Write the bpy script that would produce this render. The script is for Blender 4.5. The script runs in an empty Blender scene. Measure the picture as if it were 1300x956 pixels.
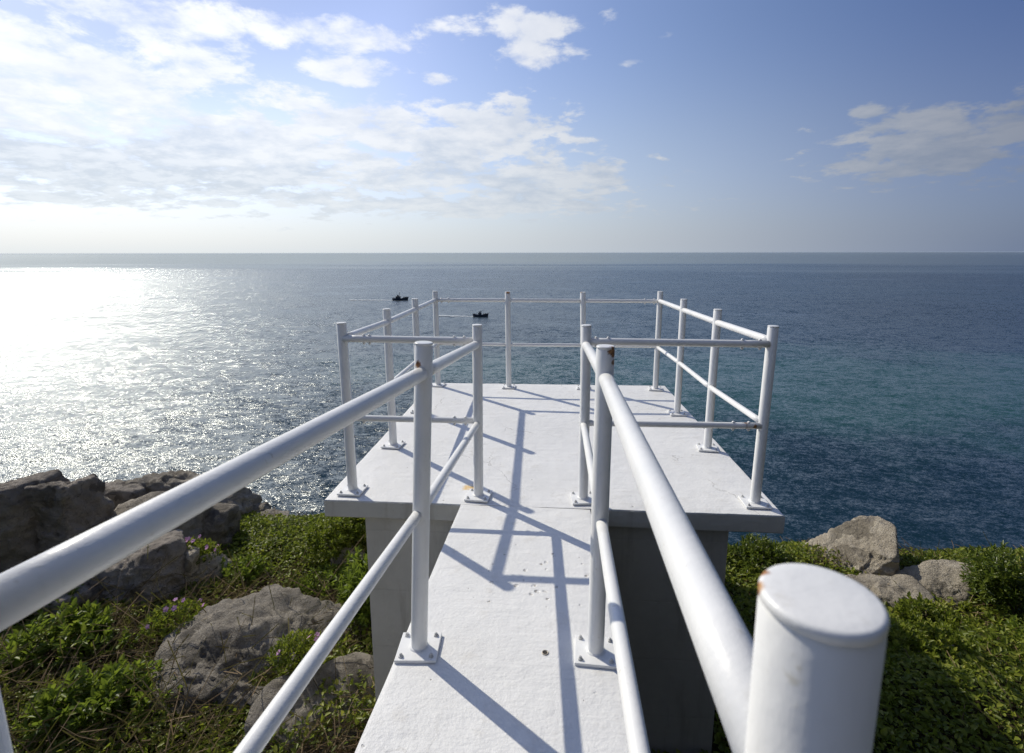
import bpy, bmesh, math, random
import numpy as np
from mathutils import Vector, Matrix

R = math.radians
sc = bpy.context.scene
col = sc.collection
rng = np.random.default_rng(7)
random.seed(7)

# ------------------------------------------------------------------ sun
SUN_EL, SUN_AZ = 36.0, 138.5              # azimuth of the sun, ccw from +x
S = Vector((math.cos(R(SUN_EL)) * math.cos(R(SUN_AZ)), math.cos(R(SUN_EL)) * math.sin(R(SUN_AZ)), math.sin(R(SUN_EL))))

# ------------------------------------------------------------------ noise
def _h(i, j, k, s):
    n = (i * 374761393 + j * 668265263 + k * 2147483647 + s * 974634777) & 0xFFFFFFFF
    n = ((n ^ (n >> 13)) * 1274126177) & 0xFFFFFFFF
    n = (n ^ (n >> 16)) & 0xFFFFFFFF
    return n / 4294967295.0
def vnoise(p, s=0):
    p = np.asarray(p, float); f = np.floor(p); i = f.astype(np.int64); t = p - f; t = t * t * (3 - 2 * t)
    r = 0
    for a in (0, 1):
        wa = t[..., 0] if a else 1 - t[..., 0]
        for b in (0, 1):
            wb = t[..., 1] if b else 1 - t[..., 1]
            for c in (0, 1):
                wc = t[..., 2] if c else 1 - t[..., 2]
                r = r + wa * wb * wc * _h(i[..., 0] + a, i[..., 1] + b, i[..., 2] + c, s)
    return r * 2 - 1
def fbm(p, o=4, s=0):
    r = 0; a = .5
    p = np.asarray(p, float)
    for k in range(o):
        r = r + a * vnoise(p, s + k * 17); p = p * 2.03 + 5.7; a *= .5
    return r
def v3(x, y, z=0.): return np.stack([x, y, np.zeros_like(x) + z], -1)

# ------------------------------------------------------------------ objects
def link(o): col.objects.link(o); return o
def thing(name, label, cat, loc=(0, 0, 0), group=None):
    o = link(bpy.data.objects.new(name, None)); o.location = loc; o.empty_display_size = .1
    o['label'] = label; o['category'] = cat
    if group: o['group'] = group
    return o
def tag(o, label, cat, group=None, kind=None):
    if label: o['label'] = label
    if cat: o['category'] = cat
    if group: o['group'] = group
    if kind: o['kind'] = kind
    return o
def rootloc(o):
    while o.parent: o = o.parent
    return np.array(o.location)
def put(name, me, m, parent=None, origin=None):
    """me holds world coordinates; shift them to the thing's own origin"""
    o = bpy.data.objects.new(name, me); link(o)
    if parent is not None:
        L = rootloc(parent); o.parent = parent
    else:
        L = np.array(origin if origin is not None else (0, 0, 0)); o.location = L
    me.transform(Matrix.Translation(Vector(-L)))
    if m: me.materials.append(m)
    return o
class MB:
    def __init__(s): s.bm = bmesh.new()
    def box(s, c, size, rz=0, rot=None, bev=0):
        r = bmesh.ops.create_cube(s.bm, size=1)
        M = Matrix.Translation(Vector(c)) @ (rot.to_4x4() if rot is not None else Matrix.Rotation(rz, 4, 'Z')) @ Matrix.Diagonal((*size, 1))
        bmesh.ops.transform(s.bm, matrix=M, verts=r['verts'])
        if bev:
            es = {e for v in r['verts'] for e in v.link_edges}
            bmesh.ops.bevel(s.bm, geom=list(es), offset=bev, segments=2, affect='EDGES', profile=.5)
        return s
    def tube(s, p0, p1, r, n=32, prof=None, caps=True, off=()):
        """prof: list of (t metres along the axis, radius)"""
        p0 = Vector(p0); p1 = Vector(p1); d = p1 - p0; L = d.length; d.normalize()
        a = d.orthogonal().normalized(); b = d.cross(a)
        if prof is None: prof = [(0, r), (L, r)]
        rings = []
        for t, q in prof:
            rings.append([s.bm.verts.new(p0 + d * t + (a * math.cos(2 * math.pi * k / n) + b * math.sin(2 * math.pi * k / n)) * q) for k in range(n)])
        for A, B in zip(rings, rings[1:]):
            for k in range(n): s.bm.faces.new((A[k], A[(k + 1) % n], B[(k + 1) % n], B[k])).smooth = True
        if caps:
            s.bm.faces.new(rings[0][::-1]); s.bm.faces.new(rings[-1])
        return s
    def path(s, pts, r, n=6):
        for a, b in zip(pts, pts[1:]): s.tube(a, b, r, n)
        return s
    def loft(s, secs, cap=True):
        rings = [[s.bm.verts.new(p) for p in q] for q in secs]
        n = len(rings[0])
        for A, B in zip(rings, rings[1:]):
            for k in range(n): s.bm.faces.new((A[k], A[(k + 1) % n], B[(k + 1) % n], B[k]))
        if cap: s.bm.faces.new(rings[0][::-1]); s.bm.faces.new(rings[-1])
        return s
    def done(s, name, m, parent=None, origin=None):
        bmesh.ops.recalc_face_normals(s.bm, faces=s.bm.faces)
        me = bpy.data.meshes.new(name); s.bm.to_mesh(me); s.bm.free()
        return put(name, me, m, parent, origin)
def npmesh(name, V, F, smooth=False):
    """V (n,3), F (m,4) quads"""
    me = bpy.data.meshes.new(name); V = np.asarray(V, np.float32); F = np.asarray(F, np.int32)
    k = F.shape[1]
    me.vertices.add(len(V)); me.vertices.foreach_set('co', V.ravel())
    me.loops.add(F.size); me.loops.foreach_set('vertex_index', F.ravel())
    me.polygons.add(len(F)); me.polygons.foreach_set('loop_start', np.arange(0, F.size, k, dtype=np.int32))
    if smooth: me.polygons.foreach_set('use_smooth', np.ones(len(F), bool))
    me.update(calc_edges=True)
    return me

# ------------------------------------------------------------------ materials
class NT:
    def __init__(s, name, world=None):
        if world is None:
            s.m = bpy.data.materials.new(name); s.m.use_nodes = True; s.t = s.m.node_tree
        else:
            s.m = world; s.t = world.node_tree
        s.t.nodes.clear()
    def n(s, typ, **kw):
        x = s.t.nodes.new(typ)
        for k, v in kw.items():
            if k.startswith('i_'):
                key = k[2:]
                key = int(key) if key.isdigit() else key.replace('_', ' ')
                s.put(x, key, v)
            else: setattr(x, k, v)
        return x
    def put(s, x, key, v):
        i = x.inputs[key]
        if isinstance(v, bpy.types.NodeSocket): s.t.links.new(v, i)
        elif isinstance(v, bpy.types.Node): s.t.links.new(v.outputs[0], i)
        else: i.default_value = v
    def math(s, op, a, b=0, c=None, clamp=False):
        x = s.n('ShaderNodeMath', operation=op, use_clamp=clamp); s.put(x, 0, a); s.put(x, 1, b)
        if c is not None: s.put(x, 2, c)
        return x.outputs[0]
    def vmath(s, op, a, b=None, scale=None):
        x = s.n('ShaderNodeVectorMath', operation=op); s.put(x, 0, a)
        if b is not None: s.put(x, 1, b)
        if scale is not None: s.put(x, 'Scale', scale)
        return x.outputs['Value'] if op in ('DOT_PRODUCT', 'LENGTH', 'DISTANCE') else x.outputs[0]
    def noise(s, vec, scale, detail=4, rough=.55, dist=0., out=0):
        x = s.n('ShaderNodeTexNoise'); s.put(x, 'Vector', vec); s.put(x, 'Scale', scale); s.put(x, 'Detail', detail); s.put(x, 'Roughness', rough); s.put(x, 'Distortion', dist)
        return x.outputs[out]
    def ramp(s, f, stops, interp='LINEAR'):
        x = s.n('ShaderNodeValToRGB'); s.put(x, 0, f); cr = x.color_ramp; cr.interpolation = interp
        while len(cr.elements) < len(stops): cr.elements.new(.5)
        for e, (p, c) in zip(cr.elements, stops):
            e.position = p; e.color = (*c, 1) if len(c) == 3 else c
        return x.outputs[0]
    def sstep(s, f, a, b):
        x = s.n('ShaderNodeMapRange', interpolation_type='SMOOTHSTEP'); s.put(x, 0, f); s.put(x, 1, a); s.put(x, 2, b); s.put(x, 3, 0.); s.put(x, 4, 1.)
        return x.outputs[0]
    def mix(s, f, a, b, blend='MIX'):
        x = s.n('ShaderNodeMix', data_type='RGBA', blend_type=blend)
        s.put(x, 'Factor', f)
        for k, v in ((6, a), (7, b)):
            if isinstance(v, tuple): v = (*v[:3], 1)
            s.put(x, k, v)
        return x.outputs[2]
    def bump(s, h, strength=.5, dist=.01, normal=None):
        x = s.n('ShaderNodeBump'); s.put(x, 'Height', h); s.put(x, 'Strength', strength); s.put(x, 'Distance', dist)
        if normal is not None: s.put(x, 'Normal', normal)
        return x.outputs[0]
    def bsdf(s, **kw):
        x = s.n('ShaderNodeBsdfPrincipled')
        for k, v in kw.items():
            k = k.replace('_', ' ')
            if isinstance(v, tuple) and len(v) == 3: v = (*v, 1)
            s.put(x, k, v)
        return x
    def out(s, sh, vol=None):
        o = s.n('ShaderNodeOutputMaterial')
        if sh is not None: s.put(o, 'Surface', sh)
        if vol is not None: s.put(o, 'Volume', vol)
        return s.m

def pos(t): return t.n('ShaderNodeNewGeometry').outputs['Position']

def mat_paint():
    """glossy white enamel on steel with rust breaking out at a few welds"""
    t = NT('white_enamel'); P = pos(t)
    n1 = t.noise(P, 7, 4); n2 = t.noise(P, 60, 3); n3 = t.noise(P, 260, 2)
    c = t.ramp(n1, [(.3, (.77, .78, .78)), (.6, (.83, .83, .82))])
    c = t.mix(t.sstep(n2, .66, .78), c, (.66, .64, .58))
    rust = None
    for (p, rad) in RUST:
        d = t.vmath('DISTANCE', P, p)
        d = t.math('ADD', t.math('DIVIDE', d, rad), t.math('MULTIPLY', t.math('SUBTRACT', t.noise(P, 55, 4, .7), .5), 1.9))
        k = t.math('SUBTRACT', 1, t.sstep(d, .45, 1.0))
        rust = k if rust is None else t.math('MAXIMUM', rust, k)
    rc = t.ramp(t.noise(P, 120, 4), [(.35, (.10, .045, .02)), (.55, (.36, .15, .04)), (.7, (.55, .36, .16))])
    c = t.mix(rust, c, rc)
    # tiny chips
    chip = t.sstep(t.noise(P, 38, 5, .65), .735, .76)
    c = t.mix(t.math('MULTIPLY', chip, .8), c, (.40, .25, .12))
    br = t.noise(t.vmath('MULTIPLY', P, (150, 150, 9)), 1, 3, .6)
    run = t.math('MULTIPLY', t.sstep(t.noise(t.vmath('MULTIPLY', P, (42, 42, 3)), 1, 5, .65), .57, .74), t.sstep(n1, .42, .62))
    c = t.mix(t.math('MULTIPLY', run, .40), c, (.56, .52, .44))
    b = t.bump(n2, .18, .004); b = t.bump(br, .10, .0015, b); b = t.bump(n3, .06, .001, b)
    ro = t.math('ADD', t.math('MULTIPLY', n1, .14), t.math('MULTIPLY', rust, .4)); ro = t.math('ADD', ro, .25)
    return t.out(t.bsdf(Base_Color=c, Roughness=ro, Normal=b, Specular_IOR_Level=.5))
RUST = [((.226, 1.665, 1.200), .030), ((.226, 1.668, 1.165), .016), ((-.425, 1.635, 1.155), .018), ((1.19, 3.03, .502), .03), ((.262, 3.015, 1.0), .012),
        ((-.428, 5.668, 1.088), .028), ((.385, 5.69, 1.09), .016), ((.118, .272, 1.334), .007), ((.128, .281, 1.334), .006), ((-.459, 2.995, .975), .014), ((.175, .55, 1.165), .008),
        ((.43, 5.65, .004), .045), ((1.24, 3.01, .501), .018)]

def mat_deck():
    t = NT('white_deck_paint'); P = pos(t)
    big = t.noise(P, 1.3, 5); med = t.noise(P, 9, 6, .6); fine = t.noise(P, 70, 5, .65); grit = t.noise(P, 320, 2)
    st = t.noise(t.vmath('MULTIPLY', P, (3, 22, 8)), 1, 4, .6)
    c = t.ramp(big, [(.3, (.74, .74, .73)), (.65, (.82, .82, .81))])
    c = t.mix(t.math('MULTIPLY', t.sstep(med, .56, .72), .5), c, (.66, .64, .60))
    c = t.mix(t.math('MULTIPLY', t.sstep(st, .6, .72), .25), c, (.68, .67, .65))
    # pits where the paint has come off
    v = t.n('ShaderNodeTexVoronoi'); t.put(v, 'Vector', t.vmath('ADD', P, t.vmath('SCALE', t.noise(P, 30, 2, out=1), scale=.02))); t.put(v, 'Scale', 16.); t.put(v, 'Randomness', 1.)
    area = t.math('SUBTRACT', 1, t.sstep(t.vmath('DISTANCE', P, (-.02, 2.15, .03)), .12, .42))
    area = t.math('ADD', t.math('MULTIPLY', area, .21), t.math('MULTIPLY', t.sstep(t.noise(P, 1.9, 3), .50, .68), .13))
    pit = t.math('SUBTRACT', 1, t.sstep(v.outputs['Distance'], t.math('MULTIPLY', area, .55), area))
    pit = t.math('MULTIPLY', pit, t.sstep(area, .02, .05))
    c = t.mix(t.math('MULTIPLY', pit, t.sstep(t.noise(P, 45, 3), .42, .62)), c, (.30, .27, .23))
    dirt = t.math('MULTIPLY', t.sstep(t.noise(P, 2.6, 6, .68, .5), .54, .74), t.sstep(t.noise(P, 17, 5, .65), .42, .66))
    c = t.mix(t.math('MULTIPLY', dirt, .70), c, (.50, .48, .44))
    vc = t.n('ShaderNodeTexVoronoi', feature='DISTANCE_TO_EDGE'); t.put(vc, 'Vector', t.vmath('ADD', P, t.vmath('SCALE', t.noise(P, 6, 5, .6, out=1), scale=.16))); t.put(vc, 'Scale', .95)
    crk = t.math('MULTIPLY', t.math('SUBTRACT', 1, t.sstep(vc.outputs[0], .001, .0035)), t.sstep(t.noise(P, 1.1, 3), .50, .60))
    c = t.mix(t.math('MULTIPLY', crk, .6), c, (.33, .31, .28))
    # yellow paint scuff by the left inner post
    d = t.vmath('LENGTH', t.vmath('MULTIPLY', t.vmath('SUBTRACT', P, (-.485, 3.135, 0)), (1, 1.9, 0)))
    d = t.math('ADD', t.math('DIVIDE', d, .085), t.math('MULTIPLY', t.math('SUBTRACT', t.noise(P, 26, 4), .5), 2.2))
    c = t.mix(t.math('MULTIPLY', t.math('SUBTRACT', 1, t.sstep(d, .2, 1.0)), .85), c, (.78, .50, .13))
    h = t.math('ADD', t.math('MULTIPLY', med, .8), t.math('MULTIPLY', fine, .30)); h = t.math('ADD', h, t.math('MULTIPLY', st, .5)); h = t.math('SUBTRACT', h, t.math('MULTIPLY', pit, .5))
    tw = t.n('ShaderNodeTexNoise', noise_type='RIDGED_MULTIFRACTAL', normalize=True); t.put(tw, 'Vector', t.vmath('MULTIPLY', P, (5, 9, 6))); t.put(tw, 'Scale', 1.); t.put(tw, 'Detail', 6.); t.put(tw, 'Roughness', .55); t.put(tw, 'Distortion', .6)
    h = t.math('ADD', h, t.math('MULTIPLY', tw.outputs[0], .55))
    b = t.bump(h, .55, .014); b = t.bump(grit, .3, .0015, b)
    return t.out(t.bsdf(Base_Color=c, Roughness=t.math('ADD', t.math('MULTIPLY', med, .2), .40), Normal=b, Specular_IOR_Level=.35))

def mat_pier(base=((.54, .52, .47), (.68, .66, .61)), shade_amt=.42):
    t = NT('weathered_white_render'); P = pos(t)
    n1 = t.noise(P, 1.7, 5); n2 = t.noise(t.vmath('MULTIPLY', P, (9, 9, 1.2)), 1, 5, .6); n3 = t.noise(P, 45, 5, .6)
    c = t.ramp(n1, [(.3, base[0]), (.7, base[1])])
    c = t.mix(t.math('MULTIPLY', t.sstep(n2, .52, .70), .55), c, (.40, .37, .32))
    c = t.mix(t.math('MULTIPLY', t.sstep(n3, .62, .75), .4), c, (.36, .34, .30))
    X = t.n('ShaderNodeSeparateXYZ'); t.put(X, 0, P)       # shade painted into the colour, darker to the right of the walkway
    right_shade = t.sstep(t.math('ADD', X.outputs[0], t.math('MULTIPLY', t.math('SUBTRACT', n2, .5), .25)), .05, .22)
    c = t.mix(t.math('MULTIPLY', right_shade, shade_amt), c, (.10, .105, .10))
    zz = t.math('FRACT', t.math('ADD', t.math('MULTIPLY', X.outputs[2], 2.4), t.math('MULTIPLY', t.noise(P, 2, 2), .05)))
    ln = t.math('SUBTRACT', 1, t.sstep(t.math('ABSOLUTE', t.math('SUBTRACT', zz, .5)), .004, .016))
    c = t.mix(t.math('MULTIPLY', ln, .10), c, (.25, .23, .20))
    b = t.bump(t.math('ADD', t.math('SUBTRACT', n3, t.math('MULTIPLY', ln, .3)), t.math('MULTIPLY', n2, .6)), .4, .01)
    return t.out(t.bsdf(Base_Color=c, Roughness=.75, Normal=b, Specular_IOR_Level=.2))

def mat_plain(name, c, rough=.5, metal=0., spec=.5, var=.15, scale=20):
    t = NT(name); P = pos(t); n = t.noise(P, scale, 4)
    c2 = tuple(x * (1 - var) for x in c); c3 = tuple(min(1, x * (1 + var)) for x in c)
    return t.out(t.bsdf(Base_Color=t.ramp(n, [(.35, c2), (.65, c3)]), Roughness=rough, Metallic=metal, Specular_IOR_Level=spec))

def mat_rock(name, dark, light, seed):
    t = NT(name); P = t.vmath('ADD', pos(t), (seed * 3.7, seed * 1.3, seed))
    big = t.noise(P, 1.8, 6, .6); med = t.noise(P, 8, 8, .65, .4); fine = t.noise(P, 55, 6, .7)
    strata = t.noise(t.vmath('MULTIPLY', P, (2.5, 2.5, 11)), 1, 5, .6, .8)
    c = t.ramp(t.math('ADD', t.math('MULTIPLY', big, .55), t.math('MULTIPLY', med, .45)), [(.32, dark), (.5, tuple((a + b) / 2 for a, b in zip(dark, light))), (.66, light)])
    c = t.mix(t.math('MULTIPLY', t.sstep(strata, .54, .7), .45), c, tuple(x * .55 for x in dark))
    c = t.mix(t.math('MULTIPLY', t.sstep(fine, .56, .70), .55), c, tuple(x * .5 for x in dark))
    c = t.mix(t.math('MULTIPLY', t.sstep(t.noise(P, 20, 4, .7), .60, .68), .45), c, (.46, .45, .40))
    c = t.mix(t.math('MULTIPLY', t.sstep(t.noise(P, 6, 5, .7), .62, .72), .35), c, (.36, .29, .16))
    # cracks
    v = t.n('ShaderNodeTexVoronoi', feature='DISTANCE_TO_EDGE'); t.put(v, 'Vector', t.vmath('ADD', t.vmath('MULTIPLY', P, (1, 1, 1.6)), t.vmath('SCALE', t.noise(P, 4, 5, out=1), scale=.5))); t.put(v, 'Scale', 1.9)
    cr = t.math('MULTIPLY', t.math('SUBTRACT', 1, t.sstep(v.outputs[0], .0, t.math('MULTIPLY', t.sstep(t.noise(P, 2.6, 4), .50, .72), .03))), t.sstep(t.noise(P, 1.4, 3), .5, .62))
    c = t.mix(t.math('MULTIPLY', cr, .55), c, tuple(x * .3 for x in dark))
    h = t.math('ADD', t.math('MULTIPLY', med, 1.), t.math('MULTIPLY', fine, .35)); h = t.math('ADD', h, t.math('MULTIPLY', strata, .7)); h = t.math('SUBTRACT', h, t.math('MULTIPLY', cr, .5))
    rd = t.n('ShaderNodeTexNoise', noise_type='RIDGED_MULTIFRACTAL', normalize=True); t.put(rd, 'Vector', t.vmath('MULTIPLY', P, (1, 1, 1.8))); t.put(rd, 'Scale', 7.); t.put(rd, 'Detail', 7.); t.put(rd, 'Roughness', .6)
    h = t.math('ADD', h, t.math('MULTIPLY', rd.outputs[0], .9))
    b = t.bump(h, 1., .06); b = t.bump(fine, .7, .012, b); b = t.bump(t.noise(P, 190, 3), .45, .004, b)
    return t.out(t.bsdf(Base_Color=c, Roughness=.9, Normal=b, Specular_IOR_Level=.15))

def mat_leaf(name, stops, trans=.35, rough=.45, spec=.4):
    t = NT(name); g = t.n('ShaderNodeNewGeometry')
    r = t.math('ADD', t.math('MULTIPLY', g.outputs['Random Per Island'], .62), t.math('MULTIPLY', t.noise(g.outputs['Position'], 1.6, 4), .38))
    c = t.ramp(r, stops)
    p = t.bsdf(Base_Color=c, Roughness=rough, Specular_IOR_Level=spec)
    tr = t.n('ShaderNodeBsdfTranslucent'); t.put(tr, 'Color', t.mix(.5, c, (.20, .26, .03)))
    mx = t.n('ShaderNodeMixShader'); t.put(mx, 0, trans); t.put(mx, 1, p.outputs[0]); t.put(mx, 2, tr.outputs[0])
    return t.out(mx.outputs[0])

def mat_soil():
    t = NT('soil'); P = pos(t)
    n = t.noise(P, 2.2, 6, .6); n2 = t.noise(P, 24, 6, .7)
    c = t.ramp(n, [(.3, (.035, .028, .018)), (.5, (.06, .047, .028)), (.62, (.045, .055, .02)), (.75, (.03, .045, .014))])
    c = t.mix(t.math('MULTIPLY', t.sstep(n2, .52, .7), .6), c, (.13, .10, .065))
    # bare rock where the cliff falls away
    z = t.n('ShaderNodeSeparateXYZ'); t.put(z, 0, P)
    c = t.mix(t.sstep(t.math('ADD', z.outputs[2], t.math('MULTIPLY', n, 4)), -4, -9), c, (.22, .19, .15))
    return t.out(t.bsdf(Base_Color=c, Roughness=.95, Normal=t.bump(t.math('ADD', n2, n), .8, .06), Specular_IOR_Level=.1))

def mat_sea():
    t = NT('sea_water'); P = pos(t)
    nrm = None; add = None
    for (sx, sy, a, det) in ((.03, .055, .30, 2), (.16, .30, .85, 3), (.75, 1.25, 1.32, 3), (3.2, 4.4, 1.68, 2)):
        q = t.n('ShaderNodeMapping', vector_type='POINT'); t.put(q, 'Vector', P); t.put(q, 'Scale', (sx, sy, 1.)); t.put(q, 'Rotation', (0, 0, R(-24)))
        v = t.noise(q.outputs[0], 1.0, det, .55, .3, out=1)
        v = t.vmath('SCALE', t.vmath('SUBTRACT', v, (.5, .5, .5)), scale=a)
        add = v if add is None else t.vmath('ADD', add, v)
    # calmer water with long slicks far out
    sxp = t.n('ShaderNodeSeparateXYZ'); t.put(sxp, 0, P)
    dist = t.vmath('LENGTH', P); sl = t.noise(t.vmath('MULTIPLY', P, (.00022, .0011, 0)), 1, 4, .6)
    calm = t.math('MULTIPLY', t.sstep(t.math('ADD', dist, t.math('MULTIPLY', t.math('SUBTRACT', sl, .5), 5200)), 1300, 2700), .80)
    lee = t.math('MULTIPLY', t.sstep(sxp.outputs[0], -10, 70), t.math('SUBTRACT', 1, t.sstep(sxp.outputs[1], 180, 420)))      # sheltered water on the lee side of the headland
    near = t.math('ADD', t.math('MULTIPLY', t.sstep(t.noise(t.vmath('MULTIPLY', P, (.006, .014, 0)), 1, 4, .6), .52, .66), .28), t.math('MULTIPLY', lee, .30))
    amp = t.math('SUBTRACT', 1, t.math('MAXIMUM', calm, near))
    add = t.vmath('SCALE', add, scale=amp)
    nv = t.vmath('NORMALIZE', t.vmath('ADD', t.vmath('MULTIPLY', add, (1, 1, 0)), (0, 0, 1)))
    # water colour: deep blue with a paler, greener shoal off to the right and shifting patches
    big = t.noise(P, .0035, 5, .6); d = t.vmath('LENGTH', t.vmath('MULTIPLY', t.vmath('SUBTRACT', P, (128, 188, 0)), (.55, 1.25, 0)))
    sh = t.math('ADD', d, t.math('MULTIPLY', t.math('SUBTRACT', t.noise(P, .022, 5, .6), .5), 190))
    sh = t.math('SUBTRACT', 1, t.sstep(sh, 30, 125))
    d2 = t.vmath('LENGTH', t.vmath('MULTIPLY', t.vmath('SUBTRACT', P, (-12, 205, 0)), (.8, 2.0, 0)))
    sh2 = t.math('SUBTRACT', 1, t.sstep(t.math('ADD', d2, t.math('MULTIPLY', t.math('SUBTRACT', t.noise(P, .03, 4), .5), 90)), 10, 90))
    c = t.ramp(big, [(.35, (.005, .021, .033)), (.65, (.006, .028, .042))])
    c = t.mix(t.math('MULTIPLY', t.math('MAXIMUM', sh, t.math('MULTIPLY', sh2, .8)), .85), c, (.022, .078, .072))
    df = t.n('ShaderNodeBsdfDiffuse'); t.put(df, 'Color', c)
    gl = t.n('ShaderNodeBsdfAnisotropic', distribution='GGX'); t.put(gl, 'Color', (.92, .97, 1, 1)); t.put(gl, 'Roughness', t.math('SUBTRACT', .23, t.math('MULTIPLY', calm, .16))); t.put(gl, 'Normal', nv)
    fr = t.n('ShaderNodeFresnel'); t.put(fr, 'IOR', 1.33); t.put(fr, 'Normal', nv)
    mx = t.n('ShaderNodeMixShader'); t.put(mx, 0, t.math('MINIMUM', fr.outputs[0], .58)); t.put(mx, 1, df.outputs[0]); t.put(mx, 2, gl.outputs[0])
    return t.out(mx.outputs[0])

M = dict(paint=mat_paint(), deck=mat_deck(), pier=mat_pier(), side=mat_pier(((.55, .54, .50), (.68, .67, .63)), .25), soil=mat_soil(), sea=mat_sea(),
    rock=mat_rock('grey_rock', (.24, .215, .18), (.55, .50, .425), 1), rockw=mat_rock('tan_rock', (.40, .345, .265), (.72, .65, .53), 4), rockd=mat_rock('dark_rock', (.24, .21, .18), (.55, .495, .43), 9),
    cover=mat_leaf('creeper_leaf', [(.12, (.06, .085, .012)), (.36, (.17, .22, .026)), (.60, (.26, .31, .036)), (.80, (.36, .37, .055)), (.92, (.32, .23, .09))], .50),
    bright=mat_leaf('bright_leaf', [(.15, (.065, .105, .015)), (.45, (.15, .22, .026)), (.75, (.25, .32, .038)), (.9, (.33, .34, .065))], .50),
    bush=mat_leaf('bush_leaf', [(.15, (.055, .085, .014)), (.5, (.115, .165, .024)), (.8, (.19, .23, .038))], .42, .32, .5),
    dry=mat_leaf('dry_stem', [(.15, (.07, .05, .03)), (.5, (.16, .11, .065)), (.85, (.28, .21, .13))], .2, .8, .1),
    twig=mat_plain('twig_bark', (.13, .10, .075), .85, var=.3), petal=mat_leaf('pink_petal', [(.2, (.55, .22, .55)), (.8, (.80, .45, .76))], .4, .6, .2),
    bolt=mat_plain('painted_bolt', (.55, .55, .54), .4, var=.25, scale=90), hole=mat_plain('dark_hole', (.05, .045, .04), .9),
    bolthead=mat_plain('stain_steel', (.40, .36, .30), .5, .6),
    hull=mat_plain('blue_hull', (.012, .026, .06), .45, scale=.6), cabin=mat_plain('boat_cabin', (.030, .045, .075), .5, scale=.6), boatgear=mat_plain('boat_gear', (.05, .045, .045), .7, scale=1.5), boatglass=mat_plain('boat_window', (.01, .012, .015), .1), pale=mat_plain('boat_trim', (.25, .27, .30), .6, scale=1.),
    wake=mat_plain('wake_foam', (.75, .78, .80), .6))

# ------------------------------------------------------------------ terrain
def drop(s):
    return np.where(s < 1.4, .4 * s * s, .4 * 1.96 + 1.12 * (s - 1.4))
def ground_base(x, y):
    x = np.asarray(x, float); y = np.asarray(y, float)
    z = -1.58 - .055 * np.maximum(y, -6) - .02 * np.clip(x, 0, 8) + .05 * np.maximum(-6 - y, 0)
    z = z + 6.5 * (1 - np.exp(-np.maximum(0, np.minimum(x * .95 - 1.5 - y, x - 1.6)) * .16)) + 3.0 * (1 - np.exp(-np.maximum(0, -3.0 - y) * .25))  # unseen rises to the right and behind, added to block sky light
    z = z + .30 * np.exp(-((x - 3.3) ** 2 / 2.2 + (y - 3.2) ** 2 / 1.3))
    s = np.maximum(0, y - 5.9 + .75 * np.clip(x / 2, 0, 1) - .04 * x - .25 * fbm(v3(x * .45, y * .1), 3, 3))
    sl = np.maximum(0, -x - 13 + .5 * fbm(v3(y * .3, y * 0), 3, 8)); sr = np.maximum(0, x - 14)
    s = np.sqrt(s * s + (sl * .8) ** 2 + (sr * .8) ** 2)
    return z - drop(s)
def ground(x, y):
    x = np.asarray(x, float); y = np.asarray(y, float)
    s = np.maximum(0, y - 7.5)
    return ground_base(x, y) + .13 * fbm(v3(x * .9, y * .9), 4, 1) + np.minimum(1, s / 4) * 3.0 * fbm(v3(x * .18, y * .18), 5, 5)
def grid_axis(segs):
    a = []
    for lo, hi, st in segs: a += list(np.arange(lo, hi, st))
    return np.array(a + [segs[-1][1]])
gx = grid_axis([(-90, -20, 3), (-20, -10, .6), (-10, 8, .13), (8, 18, .6), (18, 90.1, 3)])
gy = grid_axis([(-60, -8, 3), (-8, 0, .5), (0, 9, .12), (9, 20, .6), (20, 60, 2)])
X, Y = np.meshgrid(gx, gy); Z = ground(X, Y)
V = np.stack([X, Y, Z], -1).reshape(-1, 3); nx, ny = len(gx), len(gy)
i = np.arange(nx * ny).reshape(ny, nx)
F = np.stack([i[:-1, :-1], i[:-1, 1:], i[1:, 1:], i[1:, :-1]], -1).reshape(-1, 4)
put('ground', npmesh('ground', V, F, True), M['soil'])['kind'] = 'structure'

# ------------------------------------------------------------------ sea
SEA = -45.0
me = npmesh('sea', [(-52000, -4000, SEA), (52000, -4000, SEA), (52000, 52000, SEA), (-52000, 52000, SEA)], [(0, 1, 2, 3)])
put('sea', me, M['sea'])['kind'] = 'structure'

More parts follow.
